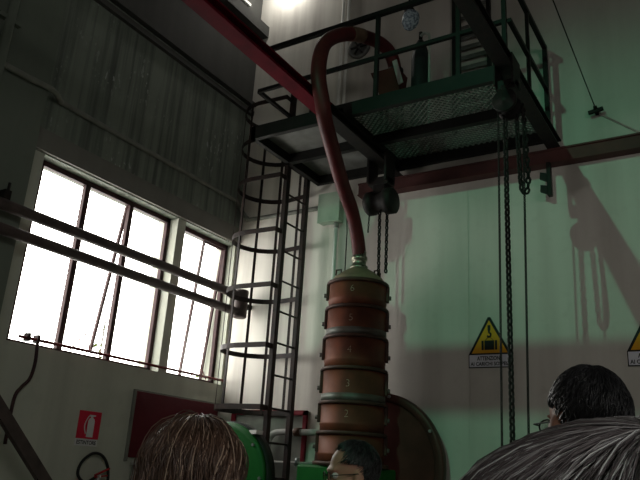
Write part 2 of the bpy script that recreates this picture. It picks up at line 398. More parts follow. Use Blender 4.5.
# ------------------------------------------------------------------ back wall fittings
b = MB()
DX0, DX1, DZ = -4.84, -3.87, 2.225
b.box(DX0, DX0+.06, 5.97, YB, 0, DZ); b.box(DX1-.045, DX1, 5.97, YB, 0, DZ); b.box(DX0, DX1, 5.97, YB, DZ-.05, DZ)
d = struct(b.build('door_1', M['redframe'])); BASE[d.name] = Vector()
MB().box(DX0+.06, DX1-.045, 5.982, YB, 0, DZ-.05).build('door_leaf', M['conduit'], d)
MB().cyl((DX0+.12,5.96,1.05),(DX0+.22,5.96,1.05), .01, 8).build('door_handle', M['steel'], d)

t = thing('wall_pipe', (-4.0, 5.9, 0), 'pale pipe with an elbow passing behind the ladder foot', 'pipe')
pp = smooth_path([(-4.27,5.9,0),(-4.27,5.9,1.2),(-4.27,5.9,1.85),(-4.24,5.9,1.96),(-4.15,5.9,2.0),(-3.9,5.9,2.005),(-3.76,5.9,2.008),(-3.72,5.91,2.008),(-3.705,5.94,2.008),(-3.70,6.0,2.008)], 5)
MB().tube(pp, .032, 10).build('pipe_run', M['greypipe'], t)
MB().cyl((-3.95,5.9,2.005),(-3.88,5.9,2.006), .042, 12).build('union_nut', M['tape'], t)
MB().cyl((-4.27,5.9,1.71),(-3.7,5.9,1.715), .014, 8).build('branch_pipe', M['greypipe'], t)
MB().cyl((-3.9,5.9,1.68),(-3.9,5.9,1.76), .025, 10).build('valve', M['steel'], t)

t = thing('junction_box', (-3.7, 5.95, 4.21), 'pale green junction box on the wall beside the hose', 'junction box')
MB().box(-3.84,-3.575,5.90,6.0,4.22,4.55).build('box_body', M['boxgreen'], t, .006)
MB().box(-3.845,-3.57,5.885,5.90,4.215,4.555).build('cover', M['boxgreen'], t, .004)
MB().cyl((-3.64,5.96,4.22),(-3.64,5.96,2.5), .022, 10).build('drop_conduit', M['white'], t)
MB().cyl((-3.64,5.96,4.215),(-3.64,5.96,4.16), .03, 10).build('gland', M['greypipe'], t)
tag(MB().tube([(-3.45,5.80,4.69),(-3.36,5.72,4.0),(-3.245,5.52,3.36)], .006, 6).build('guide_cable', M['iron']), 'thin dark cable hanging from the platform to the drum lid', 'cable')
for x, lb in ((-3.72, 'left'), (-3.645, 'right')):
    t = thing('white_conduit', (x, 5.97, 4.9), lb + ' one of two thin pale conduits rising up the wall behind the platform', 'conduit', 'twin pale conduits')
    MB().cyl((x,5.975,4.9),(x,5.975,8.15), .019, 8).build('tube', M['white'], t)
    for z in (5.5, 6.6, 7.4): MB().box(x-.025,x+.025,5.97,6.0,z,z+.03).build('clamp', M['greypipe'], t)
t = thing('wall_ventilator', (-3.47, 5.97, 6.4), 'round dark ventilator on the wall behind the hose bend', 'ventilator')
MB().lathe([(0,-.03),(.10,-.03),(.12,-.05),(.135,-.05),(.135,0),(0,0)], (-3.47,6.0,6.4), 24, axis='y').build('ring', M['plate'], t)
b = MB()
for k in range(6):
    a = k*PI/3; b.bar((-3.47+.02*math.cos(a),5.955,6.4+.02*math.sin(a)),(-3.47+.1*math.cos(a),5.955,6.4+.1*math.sin(a)), .01, .03, up=(0,1,0))
b.build('grille', M['iron'], t)
t = thing('louvred_vent', (-2.1, 5.98, 5.5), 'grey louvred wall vent behind the right part of the railing', 'vent')
MB().box(-2.31,-2.27,5.95,6.0,5.0,6.9).box(-1.93,-1.89,5.95,6.0,5.0,6.9).box(-2.31,-1.89,5.95,6.0,6.86,6.9).build('frame', M['rail'], t)
b = MB()
for k in range(14): b.add([(-2.27,5.955,5.1+k*.125),(-1.93,5.955,5.1+k*.125),(-1.93,5.995,5.17+k*.125),(-2.27,5.995,5.17+k*.125),(-2.27,5.955,5.09+k*.125),(-1.93,5.955,5.09+k*.125),(-1.93,5.995,5.16+k*.125),(-2.27,5.995,5.16+k*.125)],[(0,1,2,3),(7,6,5,4),(0,4,5,1),(1,5,6,2),(2,6,7,3),(3,7,4,0)])
b.build('slats', M['plate'], t)
tag(MB().bar((-5.0,5.42,7.36),(-5.0,5.72,7.36), .03, .04).build('wall_strip', M['white']), 'small white strip high on the left wall above the ledge', 'strip')

# warning signs
def warning_sign(cx, label):
    t = thing('warning_sign', (cx, 6.0, 2.615), label, 'sign', 'suspended load warning signs')
    y = 6.0; w = .39; z0, z1, z2 = 2.615, 2.735, 3.075; P = lambda u, z, o: (cx+u, y-o, z)
    MB().poly([P(-w/2,z0,0),P(w/2,z0,0),P(w/2,z1,0),P(.012,z2,0),P(-.012,z2,0),P(-w/2,z1,0)], (0,-1,0), .006).build('backing', M['black'], t)
    MB().poly([P(-w/2+.03,z1+.012,.0055),P(w/2-.03,z1+.012,.0055),P(0,z2-.03,.0055)], (0,-1,0), .002).build('yellow_triangle', M['yellow'], t)
    MB().box(cx-w/2+.008, cx+w/2-.008, y-.008, y-.0055, z0+.009, z1-.003).build('caption_plate', M['signwhite'], t)
    o = .008; b = MB(); zb = z1+.04
    b.box(cx-.045,cx+.045,y-o-.002,y-o,zb,zb+.085); b.box(cx-.072,cx-.052,y-o-.002,y-o,zb,zb+.085); b.box(cx+.052,cx+.072,y-o-.002,y-o,zb,zb+.085)
    b.bar(P(-.04,zb+.083,o),P(0,zb+.125,o), .003, .007, up=(0,1,0)); b.bar(P(.04,zb+.083,o),P(0,zb+.125,o), .003, .007, up=(0,1,0))
    hook = [P(.0,zb+.18,o),P(.0,zb+.158,o),P(.014,zb+.145,o),P(.012,zb+.125,o),P(-.004,zb+.118,o),P(-.017,zb+.128,o)]
    b.tube(smooth_path(hook,4), .009, 6); b.box(cx-.013,cx+.013,y-o-.003,y-o,zb+.175,zb+.225)
    b.build('load_picture', M['black'], t)
    b = MB(); put_text(b, 'ATTENZIONE', .05, .23, lambda u, v: (cx+u, y-.0085, z0+.083+v), .0015)
    put_text(b, 'AI CARICHI SOSPESI', .045, .35, lambda u, v: (cx+u, y-.0085, z0+.034+v), .0012)
    b.build('lettering', M['black'], t)
    return t
s1 = warning_sign(-1.975, 'yellow triangle sign reading ATTENZIONE AI CARICHI SOSPESI behind the hanging chains')
copy_thing(s1, (-.640, 6.0, 2.6), 'yellow triangle warning sign cut off by the right edge of the photo')

# wire to the wall anchor
t = thing('wall_cable', (-.92, 5.9, 4.93), 'thin dark wire strung to a small T anchor on the back wall', 'cable')
MB().tube([(-.92,5.9,4.94),(-.92,4.41,5.06),(-.92,-5.98,5.9)], .005, 6).build('wire', M['iron'], t)
MB().bar((-.985,5.93,4.905),(-.855,5.93,4.925), .03, .03).bar((-.92,6.0,4.915),(-.92,5.90,4.94), .03, .03).build('anchor', M['iron'], t)
MB().tube([(-.90,5.995,4.9),(-.6,5.99,4.65),(-.3,5.99,4.42)], .002, 5).build('tail', M['conduit'], t)

# ------------------------------------------------------------------ beams
tag(MB().box(-3.35,XR,5.88,6.0,4.455,4.47).box(-3.35,XR,5.88,6.0,4.58,4.595).box(-3.35,XR,5.90,5.915,4.47,4.58).build('wall_beam', M['oldbeam']),
    'dull red steel channel running along the back wall under the platform', 'beam')
def ibeam(b, x, w, y0, y1, z0, z1, t=.016):
    b.box(x-w/2,x+w/2,y0,y1,z0,z0+t); b.box(x-w/2,x+w/2,y0,y1,z1-t,z1); b.box(x-.01,x+.01,y0,y1,z0+t,z1-t); return b
t = thing('hoist_monorail', (-2.9, 4, 4.595), 'bright crimson hoist beam running overhead toward the hose', 'beam', 'overhead hoist beams')
ibeam(MB(), -2.9, .135, -5.99, 4.45, 4.597, 4.70).build('red_beam', M['redbeam'], t)
e = ibeam(MB(), -2.9, .137, 4.45, 5.95, 4.597, 4.70).build('shaded_end', M['iron'], t); e['label'] = 'end under the platform, its shade coloured black'  # same beam carried on; platform shade put in as black colour
t = thing('hoist_monorail', (-1.3, 4, 4.595), 'black hoist beam overhead at the right edge of the platform', 'beam', 'overhead hoist beams')
ibeam(MB(), -1.3, .115, -5.99, 5.95, 4.597, 4.70).build('black_beam', M['iron'], t)
t = thing('beam_bracket', (-1.37, 5.9, 4.14), 'black notched bracket hanging under the wall beam near the right hoist', 'bracket')
MB().box(-1.37,-1.335,5.86,5.92,4.13,4.455).build('hanger', M['iron'], t)
for z in (4.14, 4.265): MB().poly([(-1.37,5.88,z),(-1.37,5.88,z+.08),(-1.425,5.88,z+.095),(-1.43,5.88,z+.03)], (0,-1,0), .03).build('lug', M['iron'], t)

# ------------------------------------------------------------------ platform
PX0, PX1, PY0, PY1, PZ0, PZ1 = -3.92, -1.36, 4.71, 5.97, 4.702, 4.84
t = thing('service_platform', (-2.6, 5.3, 4.7), 'dark steel service platform with grating floor and railings above the drums', 'platform')
b = MB()
b.box(PX0,PX1,PY0,PY0+.05,PZ0,PZ1); b.box(PX0,PX1,PY1-.05,PY1,PZ0,PZ1); b.box(PX0,PX0+.05,PY0,PY1,PZ0,PZ1); b.box(PX1-.05,PX1,PY0,PY1,PZ0,PZ1)
b.box(PX0,PX1,5.31,5.37,PZ0,PZ1-.04)
for x in (-2.9,): b.box(x-.025,x+.025,PY0,PY1,PZ0+.01,PZ1-.04)
b.build('frame', M['rail'], t)
MB().box(PX0+.05,-3.1,PY0+.05,PY1-.05,4.80,4.806).build('floor_plate', M['plate'], t)
b = MB(); gx0, gx1, gy0, gy1 = -3.1, PX1-.05, PY0+.05, PY1-.05
step = .04
def clip_diag(c, s):
    # line y = s*(x-c)
    pts = []
    x = gx0
    xa = c + gy0/s if s else 0; xb = c + gy1/s
    lo, hi = min(xa,xb), max(xa,xb)
    lo2, hi2 = max(lo,gx0), min(hi,gx1)
    if hi2-lo2 < .01: return None
    return (lo2, s*(lo2-c)), (hi2, s*(hi2-c))
for s in (1.0, -1.0):
    c = -12.0
    while c < 12:
        r = clip_diag(c, s)
        if r: b.bar((*r[0],4.806),(*r[1],4.806), .009, .012)
        c += step*1.414
b.build('grating', M['grate'], t)
# front railing
TZ, MZ, RY = 5.72, 5.25, 4.735
MB().bar((-3.90,RY,TZ),(-1.37,RY,TZ), .045, .045).build('top_rail', M['rail'], t)
MB().bar((-3.90,RY,MZ),(-1.37,RY,MZ), .035, .035).build('middle_rail', M['rail'], t)
for x in (-2.56, -1.78, -1.385): MB().bar((x,RY,PZ1-.05),(x,RY,TZ), .036, .036, up=(1,0,0)).build('post', M['rail'], t)
# left railing
MB().bar((-3.90,RY,TZ),(-3.90,5.36,TZ), .04, .04).build('side_top_rail', M['rail'], t)
MB().bar((-3.90,RY,MZ),(-3.90,5.36,MZ), .035, .035).build('side_middle_rail', M['rail'], t)
# right railing
RX = -1.345
MB().bar((RX,RY,TZ),(RX,5.93,TZ), .04, .04).build('side_top_rail', M['rail'], t)
MB().bar((RX,RY,MZ),(RX,5.93,MZ), .035, .035).build('side_middle_rail', M['rail'], t)
MB().bar((RX,5.93,PZ0+.0),(RX,5.93,TZ+.02), .042, .042, up=(1,0,0)).build('post', M['rail'], t)
MB().bar((RX,5.3,PZ0+.0),(RX,5.3,TZ), .03, .03, up=(1,0,0)).build('post', M['rail'], t)

# ladder
LX, LY0, LY1 = -3.955, 5.42, 5.80
t = thing('caged_ladder', (LX, 5.6, 0), 'dark caged ladder climbing to the left end of the platform', 'ladder')
for y in (LY0, LY1): MB().bar((LX,y,0),(LX,y,5.75), .045, .062, up=(0,1,0)).build('rail', M['ladder'], t)
z = .3
while z < 5.3:
    MB().cyl((LX,LY0,z-.01),(LX,LY1,z-.01), .011, 8).build('rung', M['ladder'], t); z += .317
CX, CY, CR = -4.325, 5.61, .34
def hoop_pts():
    p = [Vector((LX, 5.29, 0))]
    for k in range(0, 13):
        a = -PI/2 - PI*k/12
        p.append(Vector((CX + (CR+.02)*math.cos(a), CY + CR*math.sin(a), 0)))
    p.append(Vector((LX-.03, CY+CR-.05, 0))); p.append(Vector((LX, LY1+.02, 0)))
    return p
def band(b, pts, w, th):
    for p, q in zip(pts, pts[1:]):
        d = (q-p).normalized(); b.bar(p-d*.003, q+d*.003, th, w)
    return b
for z in (2.19, 2.78, 3.385, 3.97, 4.575, 5.05, 5.5):
    b = band(MB(), [p+Vector((0,0,z)) for p in hoop_pts()], .05, .008)
    b.bar((LX,5.29,z),(LX,LY0,z), .008, .05)
    b.build('cage_hoop', M['ladder'], t)
for k, a in enumerate((-105, -142, -180, -218, -255)):
    ar = math.radians(a)
    p = Vector((CX+(CR+.012)*math.cos(ar), CY+(CR-.008)*math.sin(ar), 0))
    d = Vector((-math.sin(ar), math.cos(ar), 0))
    MB().bar(p+Vector((0,0,2.17)), p+Vector((0,0,5.52)), .03, .007, up=(math.cos(ar), math.sin(ar), 0)).build('cage_strap', M['ladder'], t)
MB().bar((-4.15,5.945,2.17),(-4.15,5.945,5.52), .03, .007, up=(0,1,0)).build('cage_strap', M['ladder'], t)

# ------------------------------------------------------------------ things on the platform
FZ = 4.812
hp = [(-3.05,5.45,3.62),(-3.055,5.40,3.80),(-3.04,5.25,4.0),(-2.97,4.94,4.13),(-2.84,4.52,4.28),(-2.76,4.25,4.40),(-2.745,4.16,4.54),(-2.77,4.12,4.75),(-2.81,4.18,5.0),(-2.87,4.34,5.26),(-2.88,4.55,5.47),(-2.84,4.76,5.61),(-2.80,4.95,5.68),(-2.76,5.12,5.72),(-2.72,5.25,5.70),(-2.70,5.34,5.62),(-2.69,5.38,5.5)]
hs = smooth_path(hp, 6)
t = thing('suction_hose', (-3.05, 5.45, 3.62), 'thick dark red hose rising from the drum lid over the platform rail', 'hose')
MB().tube(hs, .066, 16).build('hose_tube', M['hose'], t)
i0 = 11*6; MB().tube(hs[i0-1:i0+5], .070, 16).build('tape_wrap', M['tape'], t)
t = thing('hopper_blower', (-2.78, 5.38, FZ), 'dark hopper shaped blower on the platform where the hose ends', 'blower')
b = MB(); cx, cy = -2.76, 5.4
v = [(cx-.16,cy-.12,5.5),(cx+.14,cy-.12,5.5),(cx+.14,cy+.12,5.5),(cx-.16,cy+.12,5.5),(cx-.06,cy-.05,5.2),(cx+.14,cy-.05,5.2),(cx+.14,cy+.05,5.2),(cx-.06,cy+.05,5.2)]
b.add(v, [(0,1,2,3),(7,6,5,4),(0,4,5,1),(1,5,6,2),(2,6,7,3),(3,7,4,0)]); b.build('hopper', M['wheel'], t)
for sx in (-.05, .12):
    for sy in (-.06, .06): MB().bar((cx+sx,cy+sy,FZ+.001),(cx+sx,cy+sy,5.25), .025, .025, up=(1,0,0)).build('leg', M['iron'], t)
MB().bar((cx+.115,cy-.135,5.56),(cx+.19,cy-.135,5.28), .012, .05, up=(1,0,.3)).build('steel_edge', M['greypipe'], t)
MB().cyl((-2.69,5.38,5.49),(-2.69,5.38,5.53), .08, 16).build('inlet_collar', M['iron'], t)
t = thing('pressure_tank', (-2.46, 5.45, FZ), 'tall slim dark tank standing on the platform beside the blower', 'tank')
MB().lathe([(0,FZ+.001),(.085,FZ+.001),(.09,FZ+.02),(.09,5.62),(.075,5.74),(.05,5.82),(.03,5.86),(0,5.87)], (-2.46,5.47,0), 20).build('shell', M['tank'], t)
MB().cyl((-2.46,5.47,5.86),(-2.46,5.47,5.96), .02, 10).build('valve', M['iron'], t)
t = thing('hooked_pipe', (-2.33, 5.4, FZ), 'thin grey pipe with a hooked top standing right of the tank', 'pipe')
MB().tube(smooth_path([(-2.33,5.4,FZ+.005),(-2.33,5.4,5.3),(-2.335,5.4,5.8),(-2.35,5.4,5.86),(-2.39,5.4,5.885),(-2.43,5.4,5.86)],6), .014, 8).build('tube', M['greypipe'], t)
MB().cyl((-2.33,5.4,FZ+.001),(-2.33,5.4,FZ+.02), .04, 12).build('base_flange', M['iron'], t)
t = thing('pendant_lamp', (-2.55, 5.4, 6.07), 'unlit pendant lamp with mottled glass hanging above the platform', 'lamp')
MB().cyl((-2.56,5.4,6.2),(-2.56,5.4,8.2), .012, 8).build('stem', M['iron'], t)
MB().lathe([(0,.30),(.03,.30),(.06,.24),(.075,.12),(.078,.10),(.0,.10)], (-2.56,5.4,5.97), 20).build('housing', M['iron'], t)
b = MB()
b.lathe([(0,-.085),(.045,-.07),(.075,-.03),(.088,.02),(.085,.07),(.07,.11),(0,.115)], (0,0,0), 20)
b.xform(Matrix.Translation((-2.545,5.385,6.055)) @ Matrix.Rotation(.25, 4, 'Y')); b.build('glass_globe', M['lampglass'], t)

# ------------------------------------------------------------------ hoists and chains
def link(b, c, ax, side, L, W, r):
    pts = []
    hl = L/2 - W/2
    for k in range(6): a = PI*k/5; pts.append(c + side*(W/2-r)*math.cos(a) + ax*(hl + (W/2-r)*math.sin(a)))
    for k in range(6): a = PI + PI*k/5; pts.append(c + side*(W/2-r)*math.cos(a) + ax*(-hl + (W/2-r)*math.sin(a)))
    b.tube(pts, r, 5, closed=True)
def chain(path, pitch, r):
    b = MB(); P = [Vector(p) for p in path]; L = [0]
    for a, c in zip(P, P[1:]): L.append(L[-1] + (c-a).length)
    n = int(L[-1]/pitch); i = 0
    for k in range(n+1):
        s = k*pitch
        while i < len(P)-2 and s > L[i+1]: i += 1
        u = (s-L[i])/max(1e-9, L[i+1]-L[i]); c = P[i].lerp(P[i+1], min(1, u)); ax = (P[i+1]-P[i]).normalized()
        h = Vector((1,.0,.001)); h = (h - ax*h.dot(ax)).normalized()
        rot = Quaternion(ax, math.radians(28 + 90*(k % 2))); link(b, c, ax, rot @ h, pitch*1.0+4*r*.55, r*4.9, r)
    return b
def hookmb(c, s):
    b = MB(); c = Vector(c)
    pts = [c+Vector(p)*s for p in ((0,0,0),(0,0,-.3),(.0,0,-.5),(.22,0,-.75),(.2,0,-1.1),(-.05,0,-1.28),(-.3,0,-1.1),(-.34,0,-.85))]
    b.tube(smooth_path(pts,4), [.12*s]*5+[.12*s]*(4*7+1-5), 8); return b
HX, HY = -1.3, 4.47
t = thing('chain_hoist', (HX, HY, 4.597), 'manual chain hoist with long chains hanging beside the yellow warning sign', 'hoist', 'chain hoists')
b = MB(); b.box(HX-.075,HX-.06,HY-.1,HY+.1,4.44,4.69); b.box(HX+.06,HX+.075,HY-.1,HY+.1,4.44,4.69); b.box(HX-.075,HX+.075,HY-.05,HY+.05,4.42,4.50)
b.build('trolley', M['iron'], t, .004)
for sx in (-1, 1):
    for sy in (-.06, .06): MB().cyl((HX+sx*.064,HY+sy,4.64),(HX+sx*.015,HY+sy,4.64), .027, 12).build('trolley_wheel', M['iron'], t)
MB().lathe([(0,-.07),(.07,-.07),(.075,-.055),(.06,-.03),(.06,.03),(.085,.05),(.095,.06),(.095,.085),(.085,.095),(0,.095)], (HX+.012,HY-.06,4.28), 24, axis='y').build('gear_drum', M['iron'], t)
MB().lathe([(0,-.03),(.03,-.03),(.035,-.015),(.085,-.015),(.09,-.01),(.09,.012),(0,.012)], (HX+.012,HY-.12,4.28), 24, axis='y').build('cover', M['iron'], t)
MB().cyl((HX,HY-.05,4.44),(HX,HY-.05,4.36), .03, 10).build('suspension_eye', M['iron'], t)
chain([(HX-.016,HY-.02,4.22),(HX-.032,HY-.02,1.15)], .043, .0095).build('load_chain', M['iron'], t)
hookmb((HX-.032,HY-.02,1.14), .11).build('load_hook', M['iron'], t)
sl = [(HX+.06,HY,4.27),(HX+.075,HY,3.68)] + [(HX+.103-.028*math.cos(k*PI/5),HY,3.66-.08*math.sin(k*PI/5)) for k in range(1,5)] + [(HX+.131,HY,3.7),(HX+.11,HY,4.27)]
chain(sl, .04, .009).build('slack_chain', M['iron'], t)
chain([(HX-.066,HY-.02,4.27),(HX-.105,HY-.02,1.2)], .019, .004).build('hand_chain', M['iron'], t)
chain([(HX+.118,HY-.02,4.27),(HX+.06,HY-.02,1.2)], .019, .004).build('hand_chain', M['iron'], t)
lp = [(HX-.0225+.0825*math.cos(PI+k*PI/10), HY-.02, 1.2+.09*math.sin(PI+k*PI/10)) for k in range(11)]
chain(lp, .027, .0038).build('hand_chain', M['iron'], t)

HX, HY = -2.88, 5.52
t = thing('chain_hoist', (HX, HY, 4.597), 'black chain hoist holding the rusty drum stack, beside the red hose', 'hoist', 'chain hoists')
b = MB(); b.box(HX-.115,HX-.09,HY-.1,HY+.1,4.36,4.69); b.box(HX+.075,HX+.1,HY-.1,HY+.1,4.36,4.69); b.box(HX-.115,HX+.1,HY-.06,HY+.06,4.34,4.42)
b.build('trolley', M['iron'], t, .004)
for sx in (-1, 1):
    for sy in (-.06, .06): MB().cyl((HX-.01+sx*.072,HY+sy,4.64),(HX-.01+sx*.02,HY+sy,4.64), .027, 12).build('trolley_wheel', M['iron'], t)
b = MB(); b.lathe([(0,-.15),(.10,-.15),(.12,-.13),(.12,-.07),(.10,-.06),(.10,.05),(.13,.06),(.13,.14),(.11,.155),(0,.155)], (HX+.0,HY,4.17), 24, axis='x')
b.build('hoist_body', M['iron'], t)
MB().box(HX-.06,HX+.06,HY-.05,HY+.05,4.26,4.36).build('hanger', M['iron'], t)
chain([(HX+.01,HY-.03,4.08),(HX+.02,HY-.03,3.42)], .036, .008).build('load_chain', M['iron'], t)
chain([(HX+.07,HY+.01,4.08),(HX+.075,HY+.01,3.44)], .036, .008).build('load_chain', M['iron'], t)
hookmb((HX+.03,HY-.02,3.44), .09).build('load_hook', M['iron'], t)
chain([(HX-.09,HY-.05,4.08),(HX-.10,HY-.05,3.85)], .03, .004).build('hand_chain', M['iron'], t)

# ------------------------------------------------------------------ drum stack
DC = (-3.05, 5.45); R = .268
zs = [3.335, 3.09, 2.82, 2.535, 2.24, 1.985, 1.735]
def on_drum(u, z, r, a0):
    a = a0 + u/r
    return (DC[0] + r*math.sin(a), DC[1] - r*math.cos(a), z)
A0 = -math.atan2(3.05, 5.45)*-1    # direction of the camera seen from the drum axis
names = ['6','5','4','3','2','1']
desc = ['under the olive lid and topmost', 'second from the top', 'third from the top', 'fourth from the top', 'fifth from the top', 'lowest visible']
for i in range(6):
    z1, z0 = zs[i], zs[i+1]
    t = thing('drum_section', (DC[0], DC[1], z0), 'rusty drum section chalked %s, %s of the stack' % (names[i], desc[i]), 'drum', 'stacked rusty drum sections')
    r = R + .004*i
    if i == 0: top_drum = t
    m = MB()
    m.lathe([(r-.006,z0+.002),(r,z0+.002),(r,z0+.05),(r+.004,z0+.055),(r+.004,z0+.07),(r,z0+.075),(r,z1-.02),(r-.006,z1-.02)], (DC[0],DC[1],0), 48)
    m.build('barrel', M['rust'], t)
    MB().lathe([(r-.01,z1-.03),(r+.018,z1-.03),(r+.024,z1-.022),(r+.024,z1-.006),(r+.018,z1),(r-.01,z1)], (DC[0],DC[1],0), 48).build('rim', M['rustdark'], t)
    if i in (1, 3):
        MB().lathe([(r+.001,z0+.003),(r+.008,z0+.003),(r+.008,z0+.062),(r+.001,z0+.062)], (DC[0],DC[1],0), 48).build('steel_band', M['band'], t)
    for a in (A0+1.45, A0-1.52, A0+3.1):
        p = Vector(on_drum(0, 0, r+.03, a)); q = Vector(on_drum(0, 0, r-.002, a))
        up = lambda v, z: (v.x, v.y, z)
        pl = Vector(on_drum(0, 0, r+.012, a)); rd = (math.sin(a), -math.cos(a), 0)
        MB().bar(up(pl,z1-.015),up(pl,z0+.075), .06, .03, up=rd).build('clamp', M['rustdark'], t, .006)
        MB().cyl(up(p,z0+.10),up(p,z0+.135), .018, 8).build('bolt', M['band'], t)
    b = MB(); vs, fs = text(names[i], .09, -.002)
    b.add([on_drum(v[0]-.03, z0+.14+v[1], r+.002, A0-.08) for v in vs], fs); b.build('chalk_number', M['chalk'], t)
t = top_drum
lid = MB().lathe([(0,3.337),(.25,3.337),(.255,3.35),(.23,3.385),(.15,3.45),(.075,3.495),(0,3.50)], (DC[0],DC[1],0), 40).build('lid', M['lid'], t); lid['label'] = 'olive conical lid'
MB().lathe([(.055,3.48),(.085,3.485),(.085,3.51),(.066,3.515),(.066,3.57),(.078,3.575),(.078,3.605),(.066,3.61),(.066,3.66),(.05,3.66)], (DC[0],DC[1],0), 24).build('hose_coupling', M['coupling'], lid)
for a in (A0-1.2, A0+1.0):
    p = Vector(on_drum(0, 0, .2, a)); MB().tube([(p.x-.03,p.y,3.40),(p.x-.025,p.y,3.45),(p.x+.025,p.y,3.45),(p.x+.03,p.y,3.40)], .009, 6).build('lifting_eye', M['rustdark'], lid)
t = thing('machine_pedestal', (DC[0], DC[1], 0), 'green machine base under the drum stack, left of the man with glasses', 'machine base')
MB().box(DC[0]-.36,DC[0]+.30,DC[1]-.30,DC[1]+.30,0,1.70).build('casing', M['green'], t, .02)
MB().lathe([(0,1.70),(.33,1.70),(.33,1.733),(0,1.733)], (DC[0],DC[1],0), 40).build('base_ring', M['rustdark'], t)

# big brown wheel leaning by the wall, and green disc
WC = (-3.0, 1.73); WR = .655
t = thing('brown_wheel', (WC[0], 5.84, 0), 'large dark brown wheel standing behind the drum stack', 'wheel')
MB().lathe([(0,-.03),(.16,-.03),(.18,-.012),(WR-.07,-.012),(WR-.065,.03),(0,.03)], (WC[0],5.85,WC[1]), 64, axis='y').build('disc', M['wheel'], t)
MB().lathe([(WR-.07,-.035),(WR-.006,-.035),(WR,-.028),(WR,.05),(WR-.006,.056),(WR-.07,.056),(WR-.07,-.035)], (WC[0],5.85,WC[1]), 64, axis='y').build('rim', M['wheelrim'], t)
for a in (78, 30, 120, 165, -20, -60):
    ar = math.radians(a); MB().cyl((WC[0]+(WR-.03)*math.cos(ar),5.79,WC[1]+(WR-.03)*math.sin(ar)),(WC[0]+(WR-.03)*math.cos(ar),5.82,WC[1]+(WR-.03)*math.sin(ar)), .014, 8).build('bolt', M['steel'], t)
MB().box(WC[0]-.3,WC[0]+.3,5.80,5.93,0,1.09).build('stand', M['iron'], t)
GC = (-4.17, 1.56); GR = .47
t = thing('green_wheel', (GC[0], 5.15, 0), 'bright green round machine cover at the foot of the ladder', 'machine cover')
MB().lathe([(0,-.05),(.08,-.05),(.1,-.03),(GR-.06,-.012),(GR-.01,-.012),(GR,0),(GR,.03),(0,.03)], (GC[0],5.10,GC[1]), 64, axis='y').build('face', M['green'], t)
MB().lathe([(GR-.02,.03),(GR+.012,.03),(GR+.012,.14),(GR-.02,.14),(0,.14)], (GC[0],5.10,GC[1]), 64, axis='y').build('rim', M['greendark'], t)
for a in (85, 40, 130, 0, 180):
    ar = math.radians(a); MB().cyl((GC[0]+(GR-.04)*math.cos(ar),5.07,GC[1]+(GR-.04)*math.sin(ar)),(GC[0]+(GR-.04)*math.cos(ar),5.10,GC[1]+(GR-.04)*math.sin(ar)), .014, 8).build('bolt', M['steel'], t)
b = MB(); ar = math.radians(52); b.box(GC[0]+GR*math.cos(ar)-.03,GC[0]+GR*math.cos(ar)+.05,5.10,5.2,GC[1]+GR*math.sin(ar)+.0,GC[1]+GR*math.sin(ar)+.035); b.build('latch', M['white'], t)
MB().box(GC[0]-.3,GC[0]+.3,5.12,5.23,0,1.15).build('stand', M['greendark'], t)

